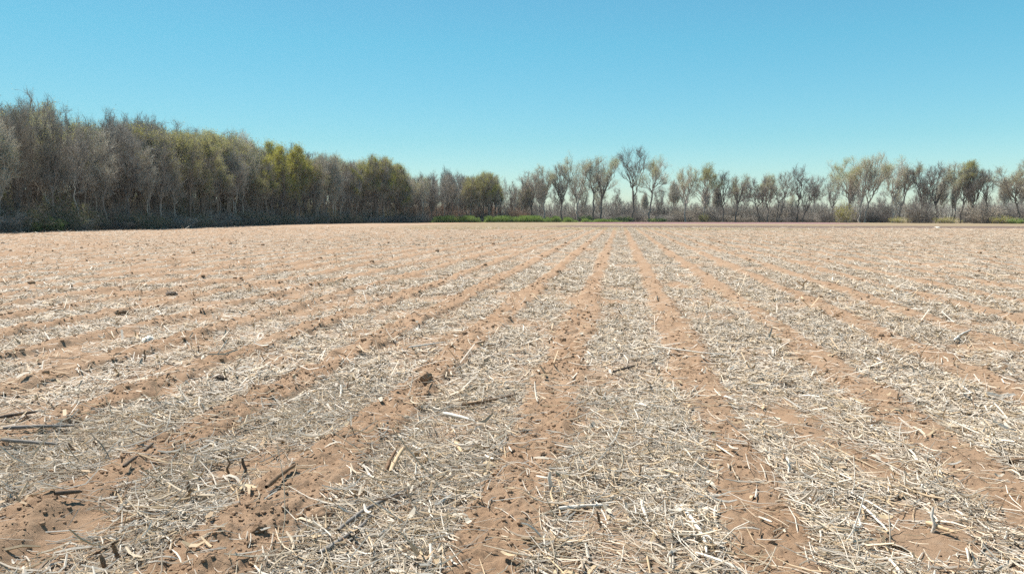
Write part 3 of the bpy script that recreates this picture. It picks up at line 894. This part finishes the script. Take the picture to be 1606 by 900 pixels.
def woods():
    rnd = np.random.default_rng(12)
    total = edge_point(0)[2]
    front = 0
    n = 0
    for layer, (dep, step) in enumerate([(0.8, 1.5), (3.0, 2.0), (6.4, 3.2), (10.5, 4.4), (16, 5.2), (24, 8.0)]):
        s = rnd.uniform(0, step)
        while s < total:
            p, nrm, _ = edge_point(s)
            q = p + nrm * (dep + rnd.uniform(-0.7, 1.6) * (1 + 0.25 * layer))
            s += step * rnd.uniform(0.7, 1.3)
            px, d = project(*q)
            if d < 30 or px < -260: continue
            if layer > 2 and px > 812: continue
            sil = np.interp(px, SIL[:, 0], SIL[:, 1])
            H = height_for(sil, d)
            H *= rnd.uniform(0.85, 0.97) if layer else rnd.uniform(0.72, 0.95)
            H = min(H, 16.5)
            if layer == 0 and rnd.random() < 0.2: H *= 0.75
            k = pick_kind(px, rnd, layer)
            if layer < 2 and k[:3] not in ('yel', 'oli') and rnd.random() < (0.85, 0.65)[layer]: k = ['open0', 'open1', 'open2', 'open3', 'pole0', 'pole1', 'pole2', 'pole0', 'pole1', 'pole2'][rnd.integers(10)]
            if layer == 0:
                lab = f"{KIND_WORD[k]} tree on the woods' edge, {ORD[front]} from the left end"; front += 1
                grp = "trees along the front edge of the left woods"
            elif layer < 3:
                lab = f"{KIND_WORD[k]} tree standing close behind the front trees of the left woods"
                grp = f"{KIND_WORD[k]} trees just inside the woods"
            else:
                lab = f"{KIND_WORD[k]} tree deep inside the left woods, mostly hidden by nearer trees"
                grp = f"{KIND_WORD[k]} trees deep in the woods"
            sc = H / 12.0
            put_tree("tree", VAR[k], float(q[0]), float(q[1]), rnd.uniform(0, 6.28), sc * rnd.uniform(0.8, 1.1), lab, grp, sz=sc)
            n += 1
    print("woods trees", n, "front", front)


woods()

def back_trees():
    rnd = np.random.default_rng(88)
    px = 812.0
    ks = ['open0', 'open2', 'open3', 'open0', 'open2', 'tan1', 'open1']
    while px < 1690:
        x0 = px; px += rnd.uniform(14, 34)
        d = np.interp(x0, [800, 1000, 1150, 1300, 1450, 1600, 1700], [168, 170, 163, 155, 142, 131, 128]) + rnd.uniform(7, 34)
        top = rnd.uniform(276, 306)
        k = ks[rnd.integers(len(ks))]
        p = place(x0, d); H = height_for(top, d); sc = H / 12
        put_tree("tree", VAR[k], float(p[0]), float(p[1]), rnd.uniform(0, 6.28), sc * rnd.uniform(.75, 1.05),
                 f"{KIND_WORD[k]} tree standing farther back behind the open line of trees", f"{KIND_WORD[k]} trees behind the open line", sz=sc)


back_trees()

# ------------------------------------------------------------------ shrubs
def shrub_mesh(seed, H, W, stems, twigs, kind, leaf=None, leaves=0, leaf_size=0.05, bark_kind='brown', tw=0.008):
    rnd = np.random.default_rng(seed)
    a = rnd.uniform(0, 6.28, stems); rr = W / 2 * np.sqrt(rnd.random(stems))
    base = np.stack([rr * 0.55 * np.cos(a), rr * 0.55 * np.sin(a), np.full(stems, -0.05)], 1)
    hz = H * rnd.uniform(0.55, 1.0, stems) * np.sqrt(np.clip(1 - (rr / (W / 2)) ** 2 * 0.6, 0, 1))
    tip = np.stack([rr * np.cos(a) + rnd.normal(0, .12 * W, stems), rr * np.sin(a) + rnd.normal(0, .12 * W, stems), hz], 1)
    P = curve_to(base, unit(np.stack([np.cos(a) * .3, np.sin(a) * .3, np.ones(stems)], 1)), tip, 5, rnd, 0.05)
    parts = [tubes(P, np.full((stems, 1), 0.016 * H / 3) * np.linspace(1.2, .35, 5)[None], 4) + (0,)]
    src = np.repeat(P, 6, 0); n = len(src)
    S, D = along(src, rnd.uniform(0.1, 1, n))
    d = unit(D * .6 + rnd.normal(size=(n, 3)) * .8 + np.array([0, 0, .2]))
    P2 = curve_to(S, unit(D + d), S + d * (H * rnd.uniform(.1, .3, n))[:, None], 4, rnd, .06)
    P2[:, :, 2] = np.maximum(P2[:, :, 2], 0.02)
    parts.append(tubes(P2, np.full((n, 1), tw * 1.4) * np.linspace(1, .5, 4)[None], 3) + (1,))
    src = np.repeat(P2, twigs, 0); n = len(src)
    S, D = along(src, rnd.uniform(0.05, 1, n))
    d = unit(D * .7 + rnd.normal(size=(n, 3)) * .9 + np.array([0, 0, .2]))
    P3 = curve_to(S, unit(D + d), S + d * (H * rnd.uniform(.05, .14, n))[:, None], 3, rnd, .06)
    P3[:, :, 2] = np.maximum(P3[:, :, 2], 0.02)
    v, q = ribbons(P3, np.full((n, 1), tw) * np.array([1, .8, .4])[None], rnd)
    parts.append((v, q, 1))
    mats = [BARK[bark_kind], TWIG[kind]]
    if leaves:
        C = P3[rnd.integers(0, n, leaves), -1] + rnd.normal(size=(leaves, 3)) * 0.03 * H
        C[:, 2] = np.maximum(C[:, 2], 0.03)
        v, q = leaf_quads(C, leaf_size, rnd); parts.append((v, q, 2)); mats.append(LEAF[leaf])
    V, Q, MI = merge(parts)
    return quad_mesh("shrub", V, Q, mats, MI)


SH = {
    'brush': shrub_mesh(70, 3, 4.2, 60, 7, 'brown', bark_kind='dark'),
    'grey': shrub_mesh(71, 3, 4.0, 55, 8, 'grey', bark_kind='brown'),
    'dark': shrub_mesh(72, 3, 4.4, 70, 8, 'dark', bark_kind='dark'),
    'dull': shrub_mesh(73, 3, 4.2, 50, 6, 'brown', leaf='dull', leaves=2200, leaf_size=.07),
    'red': shrub_mesh(74, 3, 4.0, 55, 8, 'red', leaf='rust', leaves=700, leaf_size=.05),
    'green': shrub_mesh(75, 3, 4.4, 45, 5, 'brown', leaf='green', leaves=5200, leaf_size=.085),
    'olive': shrub_mesh(76, 3, 3.6, 45, 6, 'grey', leaf='yellow', leaves=1900, leaf_size=.07),
}
SH_WORD = {'brush': 'brown brushy', 'grey': 'grey twiggy', 'dark': 'dark tangled', 'dull': 'dull green', 'red': 'russet', 'green': 'fresh green', 'olive': 'yellow green'}


def put_shrub(k, x, y, H, W, rot, label, group):
    o = link("shrub", SH[k]); o.location = (x, y, 0); o.rotation_euler = (0, 0, rot)
    o.scale = (W / 4.1, W / 4.1, H / 3.0)
    return tag(o, label, "shrub", group)


def shrubs():
    rnd = np.random.default_rng(31)
    total = edge_point(0)[2]
    n = 0
    for layer, (dep, step, h0, h1) in enumerate([(-0.3, 2.4, 1.0, 2.0), (2.2, 3.0, 2.0, 3.8), (6.5, 3.8, 3.2, 5.2), (12, 4.2, 4.5, 6.5), (20, 4.6, 5.5, 8), (30, 5, 6, 9)]):
        s = 0
        while s < total:
            p, nrm, _ = edge_point(s); q = p + nrm * (dep + rnd.uniform(-.4, .8)); s += step * rnd.uniform(.75, 1.25)
            px, d = project(*q)
            if d < 30 or px < -220 or px > 830: continue
            k = ['brush', 'grey', 'dull', 'brush', 'grey', 'dull', 'dark'][rnd.integers(7)]
            if px > 640: k = ['brush', 'red', 'grey', 'red'][rnd.integers(4)] if layer else 'brush'
            if layer == 0 and (15 < px < 90): k = 'dull'
            H = rnd.uniform(h0, h1); 
            if layer == 0: lab = f"{SH_WORD[k]} low shrub at the foot of the left woods"
            else: lab = f"{SH_WORD[k]} understorey shrub between the trunks of the left woods"
            put_shrub(k, float(q[0]), float(q[1]), H, rnd.uniform(3.2, 4.8), rnd.uniform(0, 6.28), lab, f"{SH_WORD[k]} shrubs " + ("at the woods' foot" if layer == 0 else "inside the woods"))
            n += 1
    # behind and under the open line of trees
    for layer, (dd, h0, h1) in enumerate([(3.0, 1.2, 3.4), (9.0, 2.2, 4.8), (16.0, 3.0, 6.0)]):
        px = 806.0
        while px < 1680:
            d0 = np.interp(px, [800, 1000, 1150, 1300, 1450, 1600, 1700], [168, 170, 163, 155, 142, 131, 128]) + dd
            gap = 1395 < px < 1440 or 1452 < px < 1512
            dens = 19 if layer else 17
            x0 = px; px += dens * rnd.uniform(.7, 1.3)
            if gap: continue
            p = place(x0, d0 + rnd.uniform(-2, 2))
            k = ['grey', 'brush', 'dark', 'grey'][rnd.integers(4)]
            H = rnd.uniform(h0, h1)
            lab = f"{SH_WORD[k]} shrub in the hedge layer behind the open line of trees"
            put_shrub(k, float(p[0]), float(p[1]), H, rnd.uniform(3.6, 5.6), rnd.uniform(0, 6.28), lab, f"{SH_WORD[k]} shrubs behind the tree line")
            n += 1
    # ones that stand out
    for k, px, dep, H, W, lab in [
        ('red', 803, 164, 3.6, 4.4, "russet budding shrub at the corner of the woods"),
        ('red', 822, 166, 3.0, 3.2, "smaller russet shrub beside the first tree of the line"),
        ('red', 715, 153, 3.4, 4.0, "russet shrub below the green topped corner trees"),
        ('green', 918, 166, 1.6, 3.0, "dark leafy clump in the green undergrowth below the pale crowns"),
        ('olive', 1324, 148, 4.2, 4.2, "yellow green shrub under the domed olive tree"),
        ('dark', 1444, 139, 5.4, 6.5, "dark tangled thicket around the bare tree"),
        ('brush', 1432, 140, 4.4, 3.5, "brown tangled bush beside the dark thicket"),
        ('brush', 1544, 131, 4.4, 6.0, "wide brown twiggy bush near the right end of the line"),
        ('dark', 1546, 130, 3.4, 2.0, "small dark bush in front of the wide twiggy bush"),
        ('olive', 1104, 161, 2.0, 2.6, "yellow green low bush at the foot of the greenest tree"),
        ('green', 1030, 165, 1.0, 4.0, "low green patch of shrub right of the tall bare tree"),
        ('green', 975, 166, 1.3, 4.5, "low green shrub at the foot of the tall bare tree"),
        ('olive', 1410, 140, 1.2, 4.0, "low yellow green bush under the upright tan crowned tree"),
        ('olive', 1485, 135, 1.2, 5.0, "low yellow green bush before the gap in the tree line"),
        ('olive', 1575, 128, 1.4, 5.0, "low yellow green bush under the wide arching tree"),
        ('green', 1592, 126, 1.0, 2.6, "small bright green shrub at the right end of the field edge"),
        ('green', 72, 60.5, 1.1, 2.6, "green leafy shrub at the foot of the woods near their left end"),
        ('green', 38, 58.5, 0.8, 2.2, "low green shrub left of the leafy shrub at the woods' foot"),
    ]:
        p = place(px, dep)
        put_shrub(k, float(p[0]), float(p[1]), H, W, 1.0, lab, None)
        n += 1
    print("shrubs", n)


shrubs()

# ------------------------------------------------------------------ green undergrowth along the far edge (stuff) and far woods (stuff)
def undergrowth():
    rnd = np.random.default_rng(44)
    n = 30000
    px = rnd.uniform(672, 985, n)
    lim = np.interp(px, [672, 690, 740, 800, 870, 900, 985], [.5, 1, 1, 1, 1, .7, .35]) * sstep(0.25, 0.75, fbm(px / 9, px * 0, 45, 3) + 0.12) * 1.15
    d = np.interp(px, [672, 800, 985], [150, 161, 165]) + rnd.uniform(-3.0, 1.5, n)
    P0 = np.stack([np.append(place(a, b), 0) for a, b in zip(px, d)])
    k = rnd.random(n) < lim; P0 = P0[k]; lim = lim[k]; n = len(P0)
    h = 1.35 * lim * rnd.uniform(.35, 1, n)
    tip = P0 + np.stack([rnd.normal(0, .25, n), rnd.normal(0, .25, n), h], 1)
    P = curve_to(P0, np.tile([0, 0, 1.0], (n, 1)), tip, 3, rnd, .04)
    v, q = ribbons(P, np.full((n, 1), .022) * np.array([1, 1, .3])[None], rnd)
    C = P0 + (tip - P0) * rnd.uniform(.4, 1, (n, 1))
    v2, q2 = leaf_quads(C, 0.09, rnd)
    V, Q, MI = merge([(v, q, 0), (v2, q2, 0)])
    me = quad_mesh("undergrowth", V, Q, [LEAF['green']], MI)
    tag(link("undergrowth", me), "band of fresh green undergrowth along the far field edge", "undergrowth", kind="stuff")


undergrowth()


def far_woods():
    rnd = np.random.default_rng(55)
    n = 2600
    px = rnd.uniform(700, 1900, n); d = rnd.uniform(330, 390, n)
    top = 318 + 7 * (fbm(px / 22, px * 0, 56, 3) - .5) * 2
    P0 = np.stack([np.append(place(a, b), 0) for a, b in zip(px, d)])
    H = np.array([height_for(t, b) for t, b in zip(top, d)]) * rnd.uniform(.7, 1, n)
    tip = P0 + np.stack([rnd.normal(0, .8, n), rnd.normal(0, .8, n), H], 1)
    P = curve_to(P0, np.tile([0, 0, 1.0], (n, 1)), tip, 4, rnd, .02)
    parts = [tubes(P, np.full((n, 1), .10) * np.linspace(1, .3, 4)[None], 3) + (0,)]
    src = np.repeat(P, 28, 0); m = len(src)
    S, D = along(src, rnd.uniform(.2, 1, m)); dd = unit(D * .5 + rnd.normal(size=(m, 3)))
    P2 = curve_to(S, dd, S + dd * rnd.uniform(.5, 1.8, m)[:, None], 3, rnd, .05)
    v, q = ribbons(P2, np.full((m, 1), .05) * np.array([1, .8, .4])[None], rnd); parts.append((v, q, 1))
    V, Q, MI = merge(parts)
    me = quad_mesh("far_woods", V, Q, [BARK['grey'], TWIG['grey']], MI)
    tag(link("far_woods", me), "distant grey woods seen through the open line of trees", "woods", kind="stuff")


far_woods()


def inner_woods():
    rnd = np.random.default_rng(66)
    total = edge_point(0)[2]
    n = 1500
    P0 = []
    for sv in rnd.uniform(0, total, n):
        p, nrm, _ = edge_point(sv); q = p + nrm * rnd.uniform(26, 40)
        P0.append((q[0], q[1], 0))
    P0 = np.array(P0); px = np.array([project(a, b)[0] if project(a, b)[1] > 20 else -9999 for a, b, _ in P0])
    P0 = P0[(px > -700) & (px < 812)]; n = len(P0)
    tip = P0 + np.stack([rnd.normal(0, .7, n), rnd.normal(0, .7, n), rnd.uniform(4, 11, n)], 1)
    P = curve_to(P0, np.tile([0, 0, 1.0], (n, 1)), tip, 4, rnd, .02)
    parts = [tubes(P, np.full((n, 1), .07) * np.linspace(1, .3, 4)[None], 3) + (0,)]
    src = np.repeat(P, 60, 0); m = len(src)
    S, D = along(src, rnd.uniform(.05, 1, m)); dd = unit(D * .6 + rnd.normal(size=(m, 3)))
    P2 = curve_to(S, dd, S + dd * rnd.uniform(.4, 1.4, m)[:, None], 3, rnd, .05)
    v, q = ribbons(P2, np.full((m, 1), .022) * np.array([1, .8, .4])[None], rnd); parts.append((v, q, 1))
    V, Q, MI = merge(parts)
    me = quad_mesh("woods_interior", V, Q, [BARK['brown'], TWIG['brown']], MI)
    tag(link("woods_interior", me), "dense grey brown thicket deep inside the left woods", "woods", kind="stuff")


inner_woods()

# ------------------------------------------------------------------ single sticks, stubs, scraps and clods in the foreground
def plain_mat(name, a, b_, scale=20, rough=0.75):
    m, n, l, b = new_mat(name)
    tc = n.new("ShaderNodeTexCoord").outputs["Object"]
    mp = n.new("ShaderNodeMapping"); mp.inputs["Scale"].default_value = (0.25, 1, 1); l.new(tc, mp.inputs[0])
    c = mixrgb(n, l, ramp(n, l, noise(n, l, mp.outputs[0], scale * 4, 5, 0.7), 0.3, 0.7), a, b_)
    l.new(c, b.inputs["Base Color"]); b.inputs["Roughness"].default_value = rough; b.inputs["Specular IOR Level"].default_value = 0.2
    return m


ST = {
    'grey': plain_mat("weathered grey stem", (0.11, 0.10, 0.09), (0.27, 0.245, 0.22)),
    'black': plain_mat("rotting dark stem", (0.05, 0.038, 0.03), (0.15, 0.11, 0.08)),
    'brown': plain_mat("brown stem", (0.11, 0.07, 0.042), (0.24, 0.155, 0.095)),
    'pale': plain_mat("bleached stem", (0.48, 0.44, 0.38), (0.70, 0.66, 0.59)),
    'tan': plain_mat("tan husk", (0.42, 0.30, 0.18), (0.56, 0.42, 0.27)),
    'white': plain_mat("white scrap", (0.66, 0.60, 0.50), (0.80, 0.76, 0.68)),
}


def stick(name, px0, py0, px1, py1, rad, kind, label, cat, group=None, rise=0.0, taper=0.6, bend=0.02, seed=1, fork=False):
    rnd = np.random.default_rng(seed + int(px0) * 7 + int(py0))
    a, b = ground_at(px0, py0), ground_at(px1, py1)
    L = np.linalg.norm(b - a)
    K = 9
    t = np.linspace(0, 1, K)
    xy = a[None] * (1 - t)[:, None] + b[None] * t[:, None]
    n = np.array([-(b - a)[1], (b - a)[0]]) / (L + 1e-9)
    xy = xy + n[None] * (bend * L * np.sin(np.pi * t) + 0.006 * L * rnd.normal(size=K))[:, None]
    g = ground_h(xy[:, 0], xy[:, 1])
    z = np.linspace(g[0], g[-1], K) * 0.5 + max(g.max(), 0) * 0.5 + rad * 0.7 + 0.018 + rise * t
    o = np.array([xy[0, 0], xy[0, 1], z[0]])
    P = np.stack([xy[:, 0], xy[:, 1], z], 1)[None] - o
    rr = rad * (1 - (1 - taper) * t) * rnd.uniform(.9, 1.1, K); rr[0] *= .65; rr[-1] *= .45
    parts = [tubes(P, rr[None], 8) + (0,)]
    if fork:
        S, D = along(P, np.array([0.55])); d = unit(D + np.append(n, 0.15)[None] * 0.6)
        parts.append(tubes(curve_to(S, D, S + d * L * .35, 5, rnd, .03), np.full((1, 1), rad * .5) * np.linspace(1, .4, 5)[None], 6) + (0,))
    V, Q, _ = merge(parts)
    ob = link(name, quad_mesh(name, V, Q, [ST[kind]], smooth=True)); ob.location = o
    return tag(ob, label, cat, group)


def stub(px, py, hpx, leanpx, rad, kind, label, group="stubs of cut stalks standing in the field"):
    """A cut stalk still standing: base pixel, height in pixels."""
    rnd = np.random.default_rng(int(px * 3 + py))
    x, y = g1(px, py); d = project(x, y)[1]
    h = hpx / F_PX * d; lx = leanpx / F_PX * d
    z = gz(x, y)
    tip = np.array([[RGT[0] * lx, RGT[1] * lx, h]])
    P = curve_to(np.array([[0, 0, -0.03]]), unit(np.array([[rnd.normal(0, .3), rnd.normal(0, .3), 1.0]])), tip, 6, rnd, .035)
    V, Q = tubes(P, rad * np.array([[1.5, 1.05, 1, .95, .9, .6]]), 7)
    ob = link("stalk_stub", quad_mesh("stalk_stub", V, Q, [ST[kind]], smooth=True)); ob.location = (x, y, z)
    return tag(ob, label, "stalk stub", group)


def clod(px, py, w, label, sq=0.75, mat=None, name="soil_clod", cat="clod", sub=4, rough=0.5):
    rnd = np.random.default_rng(int(px + py * 3))
    x, y = g1(px, py)
    v, f = lump(rnd, sub, rough)
    v = v * np.array([w / 2, w / 2, w / 2 * sq])
    ob = link(name, quad_mesh(name, v, f, [mat or M_SOIL], smooth=True))
    ob.location = (x, y, gz(x, y) + w * 0.18)
    return tag(ob, label, cat)


SG = "single sticks and stalks lying on the field"
stick("stick", 6, 690, 118, 680, .012, 'grey', "grey weathered stick pointed at one end, upper of the left edge pair", "stick", SG, bend=.03)
stick("stick", 4, 708, 92, 708, .012, 'grey', "grey weathered stick half sunk in straw, lower of the pair at the left edge", "stick", SG, bend=-.02)
stick("stick", 0, 660, 60, 650, .012, 'black', "short dark stick above the grey pair at the left edge", "stick", SG)
stick("stick", 88, 814, 131, 803, .011, 'black', "short black rotten stick on bare soil near the lower left corner", "stick", SG)
stick("stick", 195, 758, 218, 745, .010, 'black', "stubby black stalk beside the bare strip in the left foreground", "stick", SG)
stick("stick", 228, 732, 242, 720, .009, 'black', "tiny dark stalk end just above the stubby black stalk", "stick", SG)
stick("stick", 418, 788, 466, 750, .013, 'brown', "long brown stalk slanting along the left bare strip", "stick", SG)
stick("stick", 725, 640, 812, 622, .012, 'brown', "long thin brown stick lying level in the middle residue band", "stick", SG, bend=-.04)
stick("stick", 695, 654, 745, 668, .012, 'pale', "thick bleached stalk just below the long thin brown stick", "stick", SG)
stick("stick", 962, 588, 999, 577, .011, 'black', "dark forked stick right of the centre bare strip", "stick", SG, fork=True)
stick("stick", 612, 752, 634, 728, .013, 'tan', "split tan stalk propped over a dark hollow", "stick", SG, rise=.05)
stick("stick", 604, 746, 622, 726, .011, 'brown', "brown stalk beside the split tan stalk over the hollow", "stick", SG, rise=.05)
stick("stick", 1072, 814, 1110, 884, .009, 'pale', "long bleached stem running toward the bottom edge right of centre", "stick", SG, bend=.04, fork=True)
stick("stick", 1326, 776, 1400, 816, .0045, 'pale', "straight thin bleached straw across the right residue band", "stick", SG, bend=0)
stick("stick", 1350, 800, 1392, 848, .0055, 'pale', "second straight bleached straw below the thin one in the right band", "stick", SG, bend=.02)
stick("stick", 530, 850, 640, 782, .009, 'grey', "long curved grey stem rising right from the bottom left residue", "stick", SG, bend=.06)
stick("stick", 500, 885, 585, 822, .009, 'grey', "grey stem parallel to the long curved one, nearer the bottom edge", "stick", SG, bend=-.04)
stick("stick", 876, 812, 955, 806, .009, 'pale', "wavy bleached stalk right of the centre bare strip", "stick", SG, bend=.05)
stick("stick", 640, 552, 700, 543, .009, 'pale', "pale level stalk in the residue left of the centre strip", "stick", SG)
stick("stick", 1496, 540, 1524, 522, .011, 'pale', "pale slanted stalk in the far right residue band", "stick", SG)
stick("stick", 1030, 552, 1144, 566, .007, 'pale', "long thin curved stem crossing the bare strip right of centre", "stick", SG, bend=-.05)
stick("stick", 1582, 738, 1640, 730, .014, 'brown', "brown stick at the right edge on the edge of a bare strip", "stick", SG)
stub(119, 712, 20, -10, .007, 'brown', "leaning brown stub right of the grey weathered sticks")
stub(154, 707, 14, -8, .006, 'brown', "thin tan stub farther right of the grey weathered sticks")
stub(52, 664, 13, -12, .006, 'brown', "short slanting stub above the upper grey stick")
stub(308, 790, 28, -13, .010, 'brown', "thick greenish brown bent stub in the left foreground")
stub(247, 774, 17, -1, .006, 'brown', "short straight brown stub left of the bent stub")
stub(363, 752, 32, -5, .006, 'brown', "tall thin dark stub, left of a close pair")
stub(380, 752, 30, 0, .008, 'black', "tall thick dark stub, right of a close pair")
stub(188, 880, 30, -10, .008, 'brown', "brown stub near the bottom edge in the left foreground")
stub(172, 895, 28, -14, .009, 'brown', "thick slanting stub at the bottom edge in the left foreground")
stub(937, 832, 26, -1, .006, 'brown', "straight tan stub right of the centre bare strip")
stub(697, 752, 13, 0, .007, 'black', "short dark stub below the tan husk in the middle band")
stub(1460, 836, 40, 3, .0065, 'pale', "upright white bleached stub in the right residue band")
stub(1443, 780, 20, 5, .006, 'pale', "thin pale stub above the white bleached stub")
stub(866, 775, 32, -4, .009, 'pale', "pale tuft stub at the right side of the centre bare strip")
stub(312, 556, 14, 0, .006, 'black', "lone thin dark stub in the mid left field")
stub(227, 568, 20, 2, .007, 'brown', "thin brown stub below the white scrap")
stick("husk", 714, 702, 730, 726, .011, 'tan', "broad tan husk lying upright among straw in the middle band", "husk", bend=0)
stick("husk", 1452, 832, 1500, 850, .010, 'tan', "wide tan husk beside the white bleached stub", "husk", bend=0)
clod(498, 818, .085, "jagged brown clod over a black hollow in the left bare strip", .95)
clod(407, 852, .055, "reddish brown clod with a flat side left of the jagged clod", 1.05, ST['brown'])
clod(1068, 805, .045, "pale rounded clod at the top of the long bleached stem", .7, ST['white'])
clod(192, 493, .15, "reddish soil clod with broken edges in the mid left field", .5)
clod(345, 597, .075, "dark round lump standing in for a dark hole in the mid left field", .7, ST['black'])  # black lump added to give the darkness of a hole by colour
clod(668, 602, .085, "dark lumpy clod beside a hollow on the second bare strip", .8)
clod(270, 463, .14, "large dark clod far out in the left field", .6, ST['black'])
clod(620, 688, .055, "flat brown clod on the bare strip left of the centre", .5, ST['brown'])
clod(232, 539, .10, "crumpled white scrap lying on the residue in the left field", .9, ST['white'], "paper_scrap", "scrap", 3, .7)
clod(1470, 358.5, .45, "small white stone at the far edge of the field on the right", .5, ST['white'], "stone", "stone", 3, .4)


# ------------------------------------------------------------------ the thin haze of the day
m_h = bpy.data.materials.new("thin haze"); m_h.use_nodes = True
hn, hl = m_h.node_tree.nodes, m_h.node_tree.links
hn.remove(hn["Principled BSDF"])
pv = hn.new("ShaderNodeVolumePrincipled")
pv.inputs["Color"].default_value = (0.92, 0.95, 1.0, 1)
pv.inputs["Density"].default_value = 0.00013
pv.inputs["Anisotropy"].default_value = 0.3
hl.new(pv.outputs[0], hn["Material Output"].inputs["Volume"])
X0, X1, Y0, Y1, Z0, Z1 = -460, 560, -40, 480, -1.5, 20
hv = [(x, y, z) for x in (X0, X1) for y in (Y0, Y1) for z in (Z0, Z1)]
hf = [(0, 1, 3, 2), (4, 6, 7, 5), (0, 4, 5, 1), (2, 3, 7, 6), (0, 2, 6, 4), (1, 5, 7, 3)]
tag(link("haze", quad_mesh("haze", hv, hf, [m_h])), kind="stuff")
